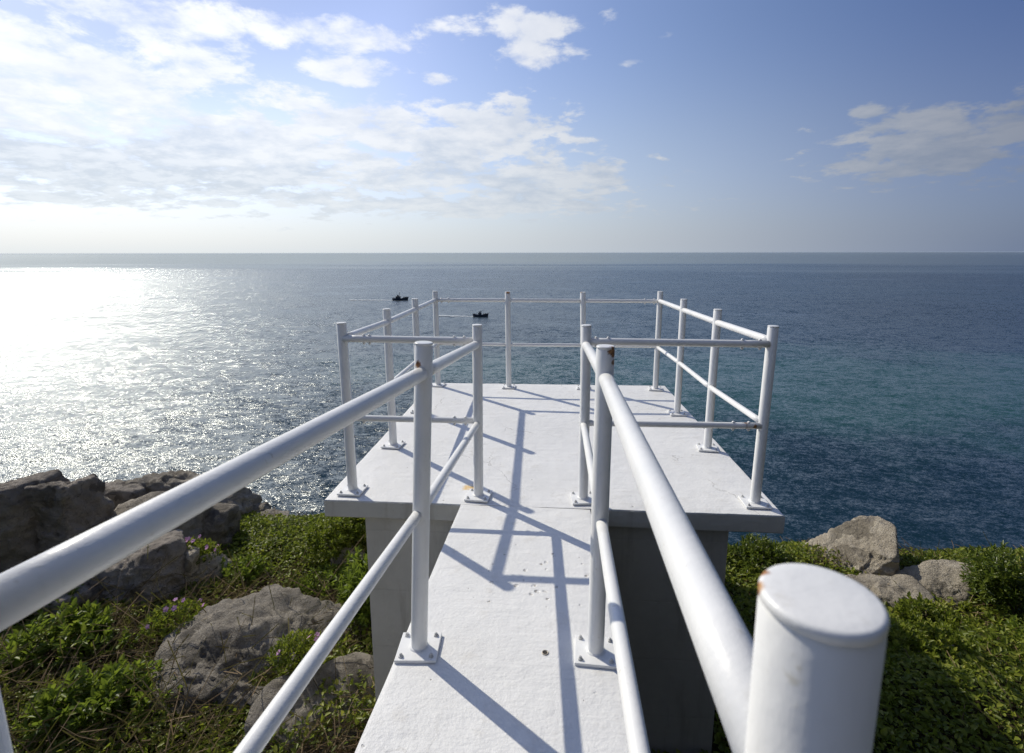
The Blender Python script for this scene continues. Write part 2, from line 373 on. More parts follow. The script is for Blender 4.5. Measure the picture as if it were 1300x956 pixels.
# ------------------------------------------------------------------ viewing platform (deck slab, pier, walkway)
def wz(y): return 0.0 if y > 2.85 else .0534 * (2.85 - y)
plat = thing('viewing_platform', 'white painted concrete lookout platform with a narrow walkway reaching out over the sea', 'viewing platform', (0, 3, -1.8))
def rough_block(corners_top, z0, cuts, amp, seed, ztop=lambda x, y: 0.0):
    """block with rounded, slightly uneven edges; corners_top: 4 (x,y) ccw from front left"""
    nx, ny = cuts; a, b, c, d = [np.array(q, float) for q in corners_top]
    us = np.concatenate([[0, .0018, .012], np.linspace(.03, .97, nx), [.988, .9982, 1]]); vs = np.concatenate([[0, .0018, .012], np.linspace(.03, .97, ny), [.988, .9982, 1]])
    bm = bmesh.new()
    top = {}
    for iu, u in enumerate(us):
        for iv, v in enumerate(vs):
            p = (a * (1 - u) + b * u) * (1 - v) + (d * (1 - u) + c * u) * v
            e = min(u, 1 - u) < .002 or min(v, 1 - v) < .002
            zz = ztop(p[0], p[1]) + amp * .35 * float(fbm(np.array([p[0] * 6, p[1] * 6, 0.]), 3, seed))
            if e: zz -= amp * (.35 + .55 * float(fbm(np.array([p[0] * 9, p[1] * 9, 2.]), 3, seed + 3)))
            top[iu, iv] = bm.verts.new((p[0], p[1], zz))
    NU, NV = len(us), len(vs)
    for iu in range(NU - 1):
        for iv in range(NV - 1):
            bm.faces.new((top[iu, iv], top[iu + 1, iv], top[iu + 1, iv + 1], top[iu, iv + 1])).smooth = True
    loop = [(iu, 0) for iu in range(NU)] + [(NU - 1, iv) for iv in range(1, NV)] + [(iu, NV - 1) for iu in range(NU - 2, -1, -1)] + [(0, iv) for iv in range(NV - 2, 0, -1)]
    cen = (a + b + c + d) / 4
    prev = [top[k] for k in loop]
    t0 = [v.co.copy() for v in prev]
    for f in (.06, .35, .65, .94, 1.0):
        ring = []
        for q in t0:
            zz = z0(q.x, q.y) if callable(z0) else z0
            o = Vector((q.x - cen[0], q.y - cen[1], 0)).normalized() * amp * (1.1 * float(fbm(np.array([q.x * 4, q.y * 4, f * 2.]), 3, seed + 9)) + (1.0 if .0 < f < 1 else .2))
            ring.append(bm.verts.new((q.x + o.x, q.y + o.y, q.z + (zz - q.z) * f)))
        for k in range(len(ring)):
            bm.faces.new((prev[k], prev[(k + 1) % len(ring)], ring[(k + 1) % len(ring)], ring[k])).material_index = 1
        prev = ring
    bm.faces.new(prev[::-1])
    mb = MB(); mb.bm.free(); mb.bm = bm
    return mb
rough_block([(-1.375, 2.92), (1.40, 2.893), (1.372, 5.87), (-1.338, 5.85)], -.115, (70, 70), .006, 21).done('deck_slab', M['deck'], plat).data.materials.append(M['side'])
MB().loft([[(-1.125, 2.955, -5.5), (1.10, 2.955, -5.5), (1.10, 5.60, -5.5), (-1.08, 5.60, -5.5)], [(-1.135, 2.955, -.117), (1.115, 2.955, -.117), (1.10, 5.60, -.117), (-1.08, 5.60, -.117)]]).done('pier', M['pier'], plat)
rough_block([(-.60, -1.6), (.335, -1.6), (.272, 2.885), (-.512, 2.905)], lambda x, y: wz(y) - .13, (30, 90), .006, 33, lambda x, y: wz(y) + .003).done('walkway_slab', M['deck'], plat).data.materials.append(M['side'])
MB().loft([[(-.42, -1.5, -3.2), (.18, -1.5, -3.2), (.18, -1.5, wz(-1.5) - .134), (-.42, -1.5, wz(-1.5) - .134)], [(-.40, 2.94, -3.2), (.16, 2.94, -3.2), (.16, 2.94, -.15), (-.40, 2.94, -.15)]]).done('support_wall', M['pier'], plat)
# anchor hole left in the walkway
z = wz(1.675) + .004
ring = MB(); ring.tube((.007, 1.675, z - .004), (.007, 1.675, z + .001), .010, 20, prof=[(0, .0135), (.0065, .0125), (.0068, .009), (.002, .0085)], caps=False); o = ring.done('anchor_socket', M['bolthead'], plat)
MB().tube((.007, 1.675, z), (.007, 1.675, z + .0012), .0088, 20).done('socket_hole', M['hole'], o)

# ------------------------------------------------------------------ railings
PR = .0303
def make_post(root, base, top, rz, seg=36, fine=False):
    base = Vector(base); top = Vector(top); d = (top - base); L = d.length
    p = MB().tube(base, top, PR, seg, prof=[(0, PR), (.002, PR), (L - .0125, PR), (L - .0105, PR - .0016), (L - .0075, PR - .0016)], caps=True).done('post', M['paint'], root)
    r = random.Random(int(base.x * 1000))
    prof = [(0, PR - .0012), (.0012, PR + .0001), (.0050, PR + .0003), (.0064, PR - .0002), (.0074, PR - .0011), (.0079, PR - .0027), (.0084, PR * .70), (.0088, PR * .25)]
    MB().tube(base + d.normalized() * (L - .0080), top, PR, seg, prof=prof).done('cap', M['paint'], p)
    # weld fillet and base plate
    R3 = Matrix.Rotation(rz, 3, 'Z') @ Matrix.Rotation(R(r.uniform(-1, 1)), 3, 'X') @ Matrix.Rotation(R(r.uniform(-1.2, 1.2)), 3, 'Y')
    if base.y < 2.9: R3 = Matrix.Rotation(-math.atan(.0534), 3, 'X') @ R3
    MB().box(base + Vector((0, 0, .0095)), (.150, .150, .012), rot=R3, bev=.0018).done('base_plate', M['paint'], p)
    MB().tube(base + Vector((0, 0, .014)), base + Vector((0, 0, .024)), PR, seg, prof=[(0, PR + .0065), (.004, PR + .0045), (.009, PR + .0006)]).done('weld', M['paint'], p)
    for sx in (-1, 1):
        for sy in (-1, 1):
            q = base + R3 @ Vector((sx * .055, sy * .055, .0155)); u = R3 @ Vector((0, 0, 1))
            b = MB().tube(q - u * .002, q + u * .006, .0105, 6, prof=[(0, .0098), (.0062, .0098), (.0078, .0078)])
            b.tube(q + u * .004, q + u * .0135, .005, 10, prof=[(0, .0052), (.007, .0052), (.0093, .0030)])
            b.done('bolt', M['bolt'], p)
    return p
def make_rail(root, a, b, r, bolts=(), name='rail', seg=32, sag=.0):
    a = Vector(a); b = Vector(b); L = (b - a).length
    n = 9
    prof = [(L * k / n, r) for k in range(n + 1)]
    o = MB().tube(a, b, r, seg, prof=prof).done(name, M['paint'], root)
    d = (b - a).normalized()
    for t in bolts:
        q = a + d * (t if t >= 0 else L + t)
        m = MB()
        m.tube(q - Vector((0, 0, r + .014)), q + Vector((0, 0, r + .009)), .008, 12, prof=[(0, .0045), (.006, .0045), (.0062, .0095), (.014, .0095), (.0142, .0045), (2 * r + .012, .0045), (2 * r + .0122, .0095), (2 * r + .018, .0088), (2 * r + .0215, .006), (2 * r + .023, .002)])
        m.done('rail_bolt', M['paint'], o)
    return o
lw = thing('handrail', 'white tubular steel handrail on the sea-glare side of the walkway, its bar crossing the boulders', 'railing', (-.44, 1.4, .05), 'handrails along the walkway')
rw = thing('handrail', 'white tubular steel handrail whose big capped end post stands in front of the leafy slope', 'railing', (.2, 1.4, .05), 'handrails along the walkway')
pr = thing('deck_railing', 'white two-bar steel railing around three sides of the lookout deck', 'railing', (0, 4.4, 0))
# walkway posts
make_post(lw, (-.462, 1.665, wz(1.665)), (-.407, 1.665, 1.227), R(3))
make_post(lw, (-.417, 3.01, 0), (-.410, 3.01, 1.099), R(-6))
make_post(lw, (-.500, .350, wz(.35)), (-.512, .350, 1.315), 0, 64)
make_post(rw, (.192, 1.688, wz(1.688)), (.196, 1.688, 1.217), R(-4))
make_post(rw, (.239, 3.015, 0), (.235, 3.015, 1.101), R(5))
make_post(rw, (.155, .262, wz(.262)), (.150, .262, 1.338), 0, 96)
def seq(root, pts, r, **k):
    for a, b in zip(pts, pts[1:]): make_rail(root, a, b, r, **k)
seq(lw, [(-.512, .35, 1.202), (-.413, 1.665, 1.122), (-.418, 3.01, .978)], .0240, seg=48)
seq(lw, [(-.505, .35, .735), (-.444, 1.665, .613), (-.418, 3.01, .484)], .0190, seg=40)
seq(rw, [(.150, .262, 1.197), (.199, 1.688, 1.107), (.235, 3.015, .981)], .0240, seg=48)
seq(rw, [(.155, .262, .690), (.198, 1.688, .593), (.232, 3.015, .492)], .0190, seg=40)
# deck posts
DP = [((-1.238, 3.035), (-1.248, 1.102)), ((-1.211, 3.835), (-1.217, 1.100)), ((-1.226, 4.75), (-1.232, 1.097)), ((-1.245, 5.722), (-1.251, 1.096)),
      ((-.421, 5.686), (-.431, 1.092)), ((.425, 5.701), (.399, 1.091)), ((1.229, 5.695), (1.235, 1.102)), ((1.250, 4.806), (1.257, 1.098)), ((1.268, 3.922), (1.279, 1.101)), ((1.285, 3.03), (1.307, 1.102))]
for k, ((x, y), (tx, tz)) in enumerate(DP):
    make_post(pr, (x, y, 0), (tx, y, tz), R(random.uniform(-8, 8)))
seq(pr, [(-1.225, 3.035, 1.012), (-1.214, 3.835, .999), (-1.230, 4.75, .996), (-1.250, 5.722, .994)], .0225)
seq(pr, [(-1.225, 3.035, .512), (-1.214, 3.835, .512), (-1.230, 4.75, .500), (-1.250, 5.722, .497)], .0190)
seq(pr, [(1.295, 3.03, 1.016), (1.277, 3.922, 1.001), (1.256, 4.806, .997), (1.232, 5.695, .996)], .0225)
seq(pr, [(1.280, 3.03, .526), (1.258, 3.922, .500), (1.246, 4.806, .500), (1.232, 5.695, .483)], .0190)
make_rail(pr, (-1.240, 5.722, .994), (-.43, 5.686, .997), .0205, (.06, .14))
make_rail(pr, (-.43, 5.686, .997), (.402, 5.701, .994), .0205)
make_rail(pr, (.402, 5.701, .994), (1.232, 5.695, .993), .0205, (-.06, -.16))
make_rail(pr, (-1.240, 5.722, .496), (-.43, 5.686, .497), .0190)
make_rail(pr, (-.43, 5.686, .497), (.41, 5.701, .496), .0190)
make_rail(pr, (.41, 5.701, .496), (1.232, 5.695, .493), .0190)
make_rail(pr, (-1.238, 3.022, 1.005), (-.43, 3.012, 1.000), .0215, (.13, .165, -.12, -.06))
make_rail(pr, (-1.235, 3.022, .500), (-.43, 3.012, .502), .0190, (.1, -.13, -.06))
make_rail(pr, (.245, 3.017, 1.002), (1.285, 3.02, .996), .0215, (.05, .12, -.15, -.05))
make_rail(pr, (.245, 3.017, .500), (1.278, 3.02, .501), .0190, (.06, -.16, -.07))

# ------------------------------------------------------------------ boulders
def ico(sub):
    bm = bmesh.new(); bmesh.ops.create_icosphere(bm, subdivisions=sub, radius=1)
    V = np.array([v.co[:] for v in bm.verts]); F = np.array([[v.index for v in f.verts] for f in bm.faces]); bm.free()
    return V, F
ICO = {5: ico(5), 6: ico(6)}
def rock(label, loc, size, seed, m='rock', rz=0, planes=(), nrand=7, sub=5, rough=.05, p=16, name='boulder', extra=.12, dent=(), frac=1.):
    D, F = ICO[sub]; r = np.random.default_rng(seed)
    N = [np.array(q[:3], float) for q in planes]; dist = [q[3] for q in planes]
    for k in range(nrand):
        n = r.normal(size=3); n /= np.linalg.norm(n); N.append(n); dist.append(r.uniform(.78, 1.02))
    for n in ((1, 0, 0), (-1, 0, 0), (0, 1, 0), (0, -1, 0), (0, 0, 1), (0, 0, -1)): N.append(np.array(n, float)); dist.append(1.)
    N = np.array([n / np.linalg.norm(n) for n in N]); dist = np.array(dist)
    q = np.maximum(0, D @ N.T / dist) ** p
    rad = q.sum(1) ** (-1 / p)
    P = D * rad[:, None]
    sx, sy, sz = size
    P = P * np.array([sx / 2, sy / 2, sz / 2])
    s = max(size)
    o = seed * 3.17
    nz = fbm(P * (3.2 / s) + o, 5, seed); P = P + D * (nz * extra * s * .55)[:, None]
    rid = 1 - np.abs(fbm(P * np.array([5, 5, 9]) / s + o + 9, 4, seed + 2)) * 2
    P = P + D * ((rid - .6) * rough * s * .22)[:, None] + D * (fbm(P * 22 / s + o, 4, seed + 5) * rough * s * .6)[:, None]
    # fractured faces: blocks split along cells, and thin bedding ledges
    cp = r.normal(size=(46, 3)); cp /= np.linalg.norm(cp, axis=1, keepdims=True); cp = cp * np.array([sx, sy, sz]) * .5 * r.uniform(.7, 1., (46, 1))
    q = P + np.stack([fbm(P * 5 / s + o + 31 * k, 3, seed + 40 + k) for k in range(3)], 1) * .10 * s
    cell = np.argmin(((q[:, None, :] - cp[None]) ** 2).sum(2), 1)
    P = P + D * (r.uniform(-1, 1, 46)[cell] * frac * s * .022)[:, None]
    ax = np.array([r.normal() * .25, r.normal() * .25, 1.]); ax /= np.linalg.norm(ax)
    hh = (P @ ax) / (s * .11) + 1.3 * fbm(P * 2.5 / s + o + 3, 3, seed + 60); fr = hh - np.floor(hh)
    P = P + D * ((np.where(fr < .85, fr, (1 - fr) * 5.6) - .5) * frac * s * .013)[:, None]
    c, sn = math.cos(rz), math.sin(rz)
    P = np.stack([P[:, 0] * c - P[:, 1] * sn, P[:, 0] * sn + P[:, 1] * c, P[:, 2]], 1)
    x, y, z = loc
    P = P + np.array([x, y, z - P[:, 2].max()])
    for (dx, dy), dr, dd in dent:          # hollows weathered into the top
        k = np.exp(-((P[:, 0] - dx) ** 2 * .6 + (P[:, 1] - dy) ** 2 * 1.6) / dr ** 2 * 1.5) * (D[:, 2] > -.2)
        P[:, 2] -= dd * np.clip(k * 1.7, 0, 1)
    o = put(name, npmesh(name, P, F, True), M[m], None, (x, y, z - sz))
    return tag(o, label, 'boulder' if name == 'boulder' else 'stone')
G = lambda x, y: float(ground(x, y))
def rk(label, x, y, top, size, seed, **k): return rock(label, (x, y, top), size, seed, **k)
rk('tall dark slab-like boulder rising at the very edge of the view beyond the handrail', -5.58, 4.55, -.76, (.95, .8, 1.6), 3, m='rockd', planes=[(-.3, .1, 1, .95), (.1, -1, .15, .8), (1, -.1, .1, .9)], nrand=4, sub=6)
rk('upright dark boulder with a broad flat shaded face beside the tallest slab', -5.06, 4.78, -.765, (.66, .85, 1.5), 5, m='rockd', planes=[(-.05, -1, .10, .74), (-.25, .2, 1, .92), (1, -.1, .06, .9)], nrand=3, sub=6, p=24, extra=.06)
rk('small blocky dark boulder wedged behind the upright flat-faced one', -5.30, 5.60, -1.25, (.85, .6, .95), 8, m='rockd', planes=[(0, -1, .1, .8), (-.1, .1, 1, .88)], nrand=4)
rk('long low grey-brown boulder with a sunlit top ridge in front of the glittering sea', -4.72, 5.90, -1.235, (1.75, .9, 1.1), 12, m='rock', planes=[(-.1, -.9, .45, .72), (-.12, .1, 1, .85), (.9, -.2, .5, .85)], nrand=4, sub=6, rz=R(4), p=20)
rk('sloping layered slab of rock lying below the long ridge boulder', -4.55, 5.0, -1.19, (1.35, .75, .95), 17, m='rock', planes=[(-.45, -.35, .8, .55), (0, -1, .2, .8)], nrand=4, p=24)
rk('big dark rounded boulder in the shade under the thick handrail', -3.98, 4.42, -1.27, (1.02, .95, 1.0), 23, m='rockd', planes=[(-.1, -.95, .25, .74), (-.4, .1, .9, .72), (.9, -.3, .2, .82)], nrand=4, sub=6)
rk('pale rough-faced boulder behind the purple flowers', -3.90, 5.25, -1.40, (.52, .5, .95), 29, m='rock', planes=[(.4, -.9, .1, .8), (0, 0, 1, .9)], nrand=5)
rk('small pale broken rock at the foot of the flowers', -3.44, 4.62, -1.52, (.34, .36, .48), 31, m='rockw', planes=[(.2, -.7, .6, .7)], nrand=6)
rk('little pale stone tucked against the big dark rounded boulder', -3.60, 4.52, -1.44, (.24, .26, .62), 32, m='rockw', nrand=7)
rk('broad weathered grey boulder with a hollow in its sunlit top, lowest beside the walkway', -2.26, 3.45, -1.37, (1.80, 1.25, 1.05), 41, m='rock', planes=[(.62, -.10, .80, .47), (-.40, -.1, .9, .70), (0, -.75, .65, .74), (-.9, -.3, .2, .9), (-.1, .1, 1, .84)], nrand=3, sub=6, p=20, extra=.10, rough=.05, dent=[((-2.30, 3.30), .26, .10), ((-2.02, 3.22), .13, .06)])
rk('low grey boulder by the walkway, overlapping the right foot of the broad hollowed one', -1.58, 3.08, -1.45, (.80, .7, .8), 43, m='rock', planes=[(.3, -.2, .95, .7)], nrand=4, p=12)
rk('shaded dark rock in the leaves beneath the near end of the handrail', -4.35, 4.05, -1.50, (.55, .5, .62), 47, m='rockd', nrand=6)
rk('flat grey stone lying in the green creeper near the cliff edge', -3.60, 5.95, -1.82, (.56, .34, .18), 53, m='rock', planes=[(0, -.1, 1, .8)], nrand=4, name='stone')
rk('small grey stone just past the flat one near the cliff edge', -3.84, 6.20, -1.80, (.28, .24, .20), 59, m='rock', name='stone')
rk('half-buried pale stone in the brown undergrowth near the pier', -2.13, 5.00, -1.66, (.36, .34, .34), 61, m='rock', name='stone', p=8)
rk('large angular tan boulder with a pointed crest and one dark shaded side against the sea', 3.58, 5.34, -1.44, (1.22, .95, 1.05), 71, m='rockw',
   planes=[(-.62, -.16, .76, .46), (-.05, -1, .28, .52), (.88, -.42, .10, .36), (.05, .05, 1, .95), (.98, .1, .28, .80)], nrand=0, sub=6, p=60, extra=.035, rough=.035)
rk('low flat tan rock slab at the foot of the angular boulder', 3.40, 4.86, -1.74, (.74, .46, .42), 73, m='rockw', planes=[(-.1, -.35, .95, .75)], nrand=4, p=22)
rk('tilted tan rock slab rising towards the round dark bush', 3.98, 4.90, -1.60, (.78, .50, .70), 79, m='rockw', planes=[(-.50, -.34, .80, .50), (.2, -1, .2, .8)], nrand=2, p=26, extra=.06)
rk('pale rough rock at the right-hand edge of the leafy slope', 4.50, 4.35, -1.50, (.42, .42, .50), 83, m='rock', nrand=7)

# ------------------------------------------------------------------ leaves
def leaves(P, T, Nrm, L, W, fold=.25, droop=.15):
    """leaf meshes: base point P, direction T, blade normal Nrm, length L, width W -> V,F (two folded quads each)"""
    n = len(P); T = T / np.linalg.norm(T, axis=1, keepdims=True)
    B = np.cross(T, Nrm); B /= np.linalg.norm(B, axis=1, keepdims=True) + 1e-9
    U = np.cross(B, T)
    L = L[:, None]; W = W[:, None]
    V = np.empty((n, 6, 3), np.float32)
    V[:, 0] = P
    V[:, 1] = P + T * L * .30 + B * W * .46 + U * W * fold
    V[:, 2] = P + T * L * .68 + B * W * .38 + U * (W * fold * .8 - L * droop * .4)
    V[:, 3] = P + T * L - U * L * droop
    V[:, 4] = P + T * L * .68 - B * W * .38 + U * (W * fold * .8 - L * droop * .4)
    V[:, 5] = P + T * L * .30 - B * W * .46 + U * W * fold
    b = (np.arange(n) * 6)[:, None]
    F = np.concatenate([b + np.array([0, 3, 2, 1]), b + np.array([0, 5, 4, 3])], 0)
    return V.reshape(-1, 3), F
def rdir(n, up=.5, spread=1., r=rng):
    d = r.normal(size=(n, 3)) * spread; d[:, 2] = np.abs(d[:, 2]) * .6 + up
    return d / np.linalg.norm(d, axis=1, keepdims=True)
def clear(x, y):
    a = (x > -1.16) & (x < 1.16) & (y > 2.9) & (y < 5.65)
    b = (x > -.46) & (x < .22) & (y < 3.0)
    return ~(a | b)
def cover_height(x, y):
    return   .03 + .13 * np.clip(.5 + .9 * fbm(v3(x * 1.3, y * 1.3), 4, 77), 0, 1.2)
def brown(x, y):
    b = fbm(v3(x * .85, y * .85), 4, 91) + .28 * np.exp(-((x + 2.3) ** 2 + (y - 4.4) ** 2) / .8) - np.where(x > 0, .18, 0)
    return b
def carpet(n, box, smin, smax, seed):
    r = np.random.default_rng(seed)
    x = r.uniform(box[0], box[1], n); y = r.uniform(box[2], box[3], n)
    k = clear(x, y) & (r.uniform(size=n) > np.clip(brown(x, y) * 2.6 - .02, 0, .92)); x = x[k]; y = y[k]; n = len(x)
    h = cover_height(x, y); u = r.uniform(size=n) ** .6
    z = ground(x, y) + h * u + .01
    sz = r.uniform(smin, smax, n)
    return leaves(v3(x, y) + np.stack([0 * x, 0 * x, z], 1), rdir(n, .15, 1., r), rdir(n, 1.2, .6, r), sz, sz * r.uniform(.42, .7, n))
def joinVF(parts):
    V = []; F = []; o = 0
    for v, f in parts: V.append(v); F.append(f + o); o += len(v)
    return np.concatenate(V), np.concatenate(F)
V, F = joinVF([carpet(130000, (-7, -.9, 2.2, 7.6), .024, .056, 1), carpet(120000, (.3, 7.2, 2.2, 7.6), .026, .060, 2), carpet(12000, (-14, -7, -2, 8), .05, .09, 3), carpet(12000, (7.2, 15, -2, 8), .05, .09, 4), carpet(9000, (-7, 7, -3, 2.2), .05, .09, 5), carpet(6000, (-1.2, 1.3, 5.6, 7.6), .04, .06, 6)])
tag(put('ground_cover', npmesh('ground_cover', V, F), M['cover']), 'dense low green creeper carpeting the headland on both sides', 'ground cover', None, 'stuff')

def strands(n, box, seed, lmin, lmax, w=.0028, cond=None, flat=.35):
    """thin dry curved stalks as three-segment ribbons"""
    r = np.random.default_rng(seed)
    x = r.uniform(box[0], box[1], n); y = r.uniform(box[2], box[3], n)
    k = clear(x, y)
    if cond is not None: k &= cond(x, y, r)
    x = x[k]; y = y[k]; n = len(x)
    z = ground(x, y) + cover_height(x, y) * r.uniform(.1, .95, n)
    P = np.stack([x, y, z], 1); d = r.normal(size=(n, 3)); d[:, 2] = np.abs(d[:, 2]) * flat; d /= np.linalg.norm(d, axis=1, keepdims=True)
    s = np.cross(d, r.normal(size=(n, 3))); s /= np.linalg.norm(s, axis=1, keepdims=True)
    L = r.uniform(lmin, lmax, n)[:, None]; bend = r.normal(size=(n, 3)) * .25
    V = np.empty((n, 8, 3), np.float32)
    for j in range(4):
        t = j / 3.; c = P + d * L * t + bend * L * t * t - np.array([0, 0, .25]) * L * t * t
        V[:, j * 2] = c - s * w; V[:, j * 2 + 1] = c + s * w
    b = (np.arange(n) * 8)[:, None]
    F = np.concatenate([b + np.array([2 * j, 2 * j + 1, 2 * j + 3, 2 * j + 2]) for j in range(3)], 0)
    return V.reshape(-1, 3), F
bc = lambda x, y, r: r.uniform(size=len(x)) < np.clip(.12 + brown(x, y) * 2.2, .06, 1)
V, F = joinVF([strands(62000, (-6.5, -.9, 2.2, 7.2), 11, .08, .26, cond=bc), strands(30000, (.6, 6.5, 2.2, 7.2), 12, .06, .2, cond=bc), strands(2600, (-4.5, -1.9, 2.4, 4.3), 13, .25, .6, .0035, flat=.5)])
tag(put('dry_grass', npmesh('dry_grass', V, F), M['dry']), 'tangled brown dry stalks and grass among the green creeper', 'dry grass', None, 'stuff')

# ------------------------------------------------------------------ bushes and plants
def bush(label, x, y, top, w, d, n, leaf, seed, m='bush', name='bush', cat='bush', narrow=.36, lumps=9, up=.55, sink=.05):
    r = np.random.default_rng(seed); z = G(x, y) - sink; h = (top - z) * .95
    t = thing(name, label, cat, (x, y, z))
    # lumpy crown: several overlapping mounds, shoots on and in them
    cen = []
    for k in range(lumps):
        a = r.uniform(0, 2 * math.pi); q = math.sqrt(r.uniform(0, 1)) * .72
        cen.append((math.cos(a) * q * w / 2, math.sin(a) * q * d / 2, h * (.30 + .36 * (1 - q * q) * r.uniform(.75, 1.1)), r.uniform(.26, .42)))
    shoots = n // 11
    P = []; T = []
    for k in range(shoots):
        c = cen[r.integers(lumps)]
        v = r.normal(size=3); v[2] = v[2] * .8 + .25; v /= np.linalg.norm(v)
        rad = r.uniform(.55, 1.06) if r.uniform() < .8 else r.uniform(1.0, 1.3)
        p = np.array([c[0] + v[0] * c[3] * w * .62 * rad, c[1] + v[1] * c[3] * d * .62 * rad, c[2] + v[2] * h * .40 * rad])
        p[2] = max(p[2], r.uniform(.02, .08))
        ax = v * .7 + np.array([0, 0, up]) + r.normal(size=3) * .2; ax /= np.linalg.norm(ax)
        a1 = np.cross(ax, [.3, .2, .9]); a1 /= np.linalg.norm(a1); a2 = np.cross(ax, a1)
        for j in range(11):
            f = j / 11.; an = j * 2.4 + r.uniform(0, .6)
            P.append(p - ax * leaf * 1.5 * (1 - f)); T.append(ax * (.35 + .75 * f) + (a1 * math.cos(an) + a2 * math.sin(an)) * (1.0 - .55 * f) + r.normal(size=3) * .12)
    P = np.array(P); P[:, 2] *= (top - z - leaf * .5) / np.percentile(P[:, 2], 98.5); P = P + np.array([x, y, z]); T = np.array(T)
    L = r.uniform(.65, 1.15, len(P)) * leaf
    Vv, Ff = leaves(P, T, rdir(len(P), 1.0, .5, r), L, L * narrow * r.uniform(.85, 1.2, len(P)))
    put('foliage', npmesh('foliage', Vv, Ff), M[m], t)
    b = MB()
    for c in cen[:8]:
        mid = (x + c[0] * .4 + r.normal() * .03, y + c[1] * .4 + r.normal() * .03, z + c[2] * .55)
        b.path([(x + r.normal() * .03, y + r.normal() * .03, z - .05), mid, (x + c[0], y + c[1], z + c[2] + h * .15)], .006, 6)
    b.done('stem', M['twig'], t)
    return t
bush('rounded dark green bush with glossy leaves against the sea beside the tilted tan slab', 4.42, 4.58, -1.24, 1.15, .9, 5200, .062, 101, narrow=.34)
bush('low olive bush growing behind the pier next to the angular tan boulder', 2.42, 5.40, -1.68, 1.0, .8, 3000, .05, 103)
bush('small dark bush peeping over the dip between the angular boulder and the round bush', 4.35, 5.45, -1.84, .9, .6, 1500, .05, 105)
bush('dense green bush with small leaves near the deck corner above the flat stone', -2.22, 5.15, -1.30, 1.15, .9, 5600, .045, 107, narrow=.5, m='cover')
bush('second dense green mound at the cliff edge, half hidden by the deck corner', -1.95, 6.0, -1.52, 1.0, .7, 3000, .045, 109, narrow=.5, m='cover')
bush('bright yellow-green leafy bush growing against the foot of the pier', -1.66, 4.05, -1.22, .75, .8, 3200, .06, 111, m='bright', narrow=.42)
bush('bright green creeper mound on the slope between the hollowed boulder and the pier', -2.05, 4.45, -1.62, 1.0, .7, 2400, .045, 127, m='bright', narrow=.5)
bush('low bright green tuft between the pale broken rock and the brown grass', -3.08, 4.60, -1.58, .6, .5, 1500, .05, 113, m='bright', narrow=.5)
bush('spreading green plant with broad leaves below the near end of the handrail', -4.05, 3.45, -1.46, 1.3, .9, 2200, .068, 115, m='bright', narrow=.48, name='leafy_plant', cat='plant', up=.35)
bush('broad-leaved plant with yellowing leaves in front of the hollowed boulder', -3.20, 2.95, -1.42, 1.0, .8, 1700, .068, 117, m='bright', narrow=.48, name='leafy_plant', cat='plant', up=.35)
bush('dark leafy plant in the shade at the foot of the tall dark boulders', -4.75, 3.95, -1.46, 1.1, .7, 1500, .085, 119, m='bush', narrow=.48, name='leafy_plant', cat='plant', up=.35)
bush('sprawling low creeper tuft on the sunny slope beside the big capped post', 3.05, 3.95, -1.52, 1.1, .9, 2600, .045, 121, m='cover', narrow=.55)
bush('bushy creeper tuft pressed against the front of the low flat tan rock slab', 3.50, 4.46, -1.66, 1.0, .5, 1700, .045, 125, m='cover', narrow=.5)
bush('lighter creeper tuft below the round dark bush near the pale rough rock', 4.05, 3.95, -1.56, .9, .8, 2200, .045, 123, m='bright', narrow=.5)

def flower_mesh(mb, c, rad, nrm, r):
    n = Vector(nrm).normalized(); a = n.orthogonal().normalized(); b = n.cross(a)
    a0 = r.uniform(0, 6.28)
    bm = mb.bm; cv = Vector(c)
    for k in range(5):
        th = a0 + k * 2 * math.pi / 5
        u = a * math.cos(th) + b * math.sin(th); w = a * -math.sin(th) + b * math.cos(th)
        q = [cv, cv + u * rad * .55 + w * rad * .42 + n * rad * .22, cv + u * rad + w * rad * .22 + n * rad * .18, cv + u * rad - w * rad * .22 + n * rad * .18, cv + u * rad * .55 - w * rad * .42 + n * rad * .22]
        bm.faces.new([bm.verts.new(p) for p in q])
def flower_plant(label, x, y, z, w, d, h, nf, seed, nl=900):
    r = np.random.default_rng(seed)
    t = thing('flowering_plant', label, 'flowering plant', (x, y, z), 'pink flowering plants among the rocks')
    a = r.uniform(0, 6.283, nl); q = np.sqrt(r.uniform(0, 1, nl)); zz = h * (1 - q * q * .7) * r.uniform(.2, 1, nl)
    P = np.stack([x + np.cos(a) * q * w / 2, y + np.sin(a) * q * d / 2, z + zz], 1)
    L = r.uniform(.025, .05, nl)
    Vv, Ff = leaves(P, rdir(nl, .5, .8, r), rdir(nl, .8, .7, r), L, L * .4)
    put('foliage', npmesh('foliage', Vv, Ff), M['cover'], t)
    for k in range(nf):
        an = r.uniform(0, 6.283); qq = math.sqrt(r.uniform(0, 1)) * .95
        p = (x + math.cos(an) * qq * w / 2, y + math.sin(an) * qq * d / 2, z + h * (1 - qq * qq * .7) + r.uniform(.0, .03))
        mb = MB(); flower_mesh(mb, p, r.uniform(.018, .026), (r.normal() * .4, -.6 + r.normal() * .3, .8), r); mb.done('flower', M['petal'], t)
flower_plant('clump of many lilac-pink flowers high on the pale rock beside the handrail', -3.62, 4.66, -1.62, .50, .35, .22, 18, 201)
flower_plant('small leafy clump with a few pink flowers on the shoulder of the hollowed boulder', -3.12, 3.72, -1.62, .55, .42, .20, 7, 203)
flower_plant('creeping clump with a few pink flowers low on the hollowed boulder beside the walkway', -1.84, 3.30, -1.50, .42, .34, .20, 4, 205)

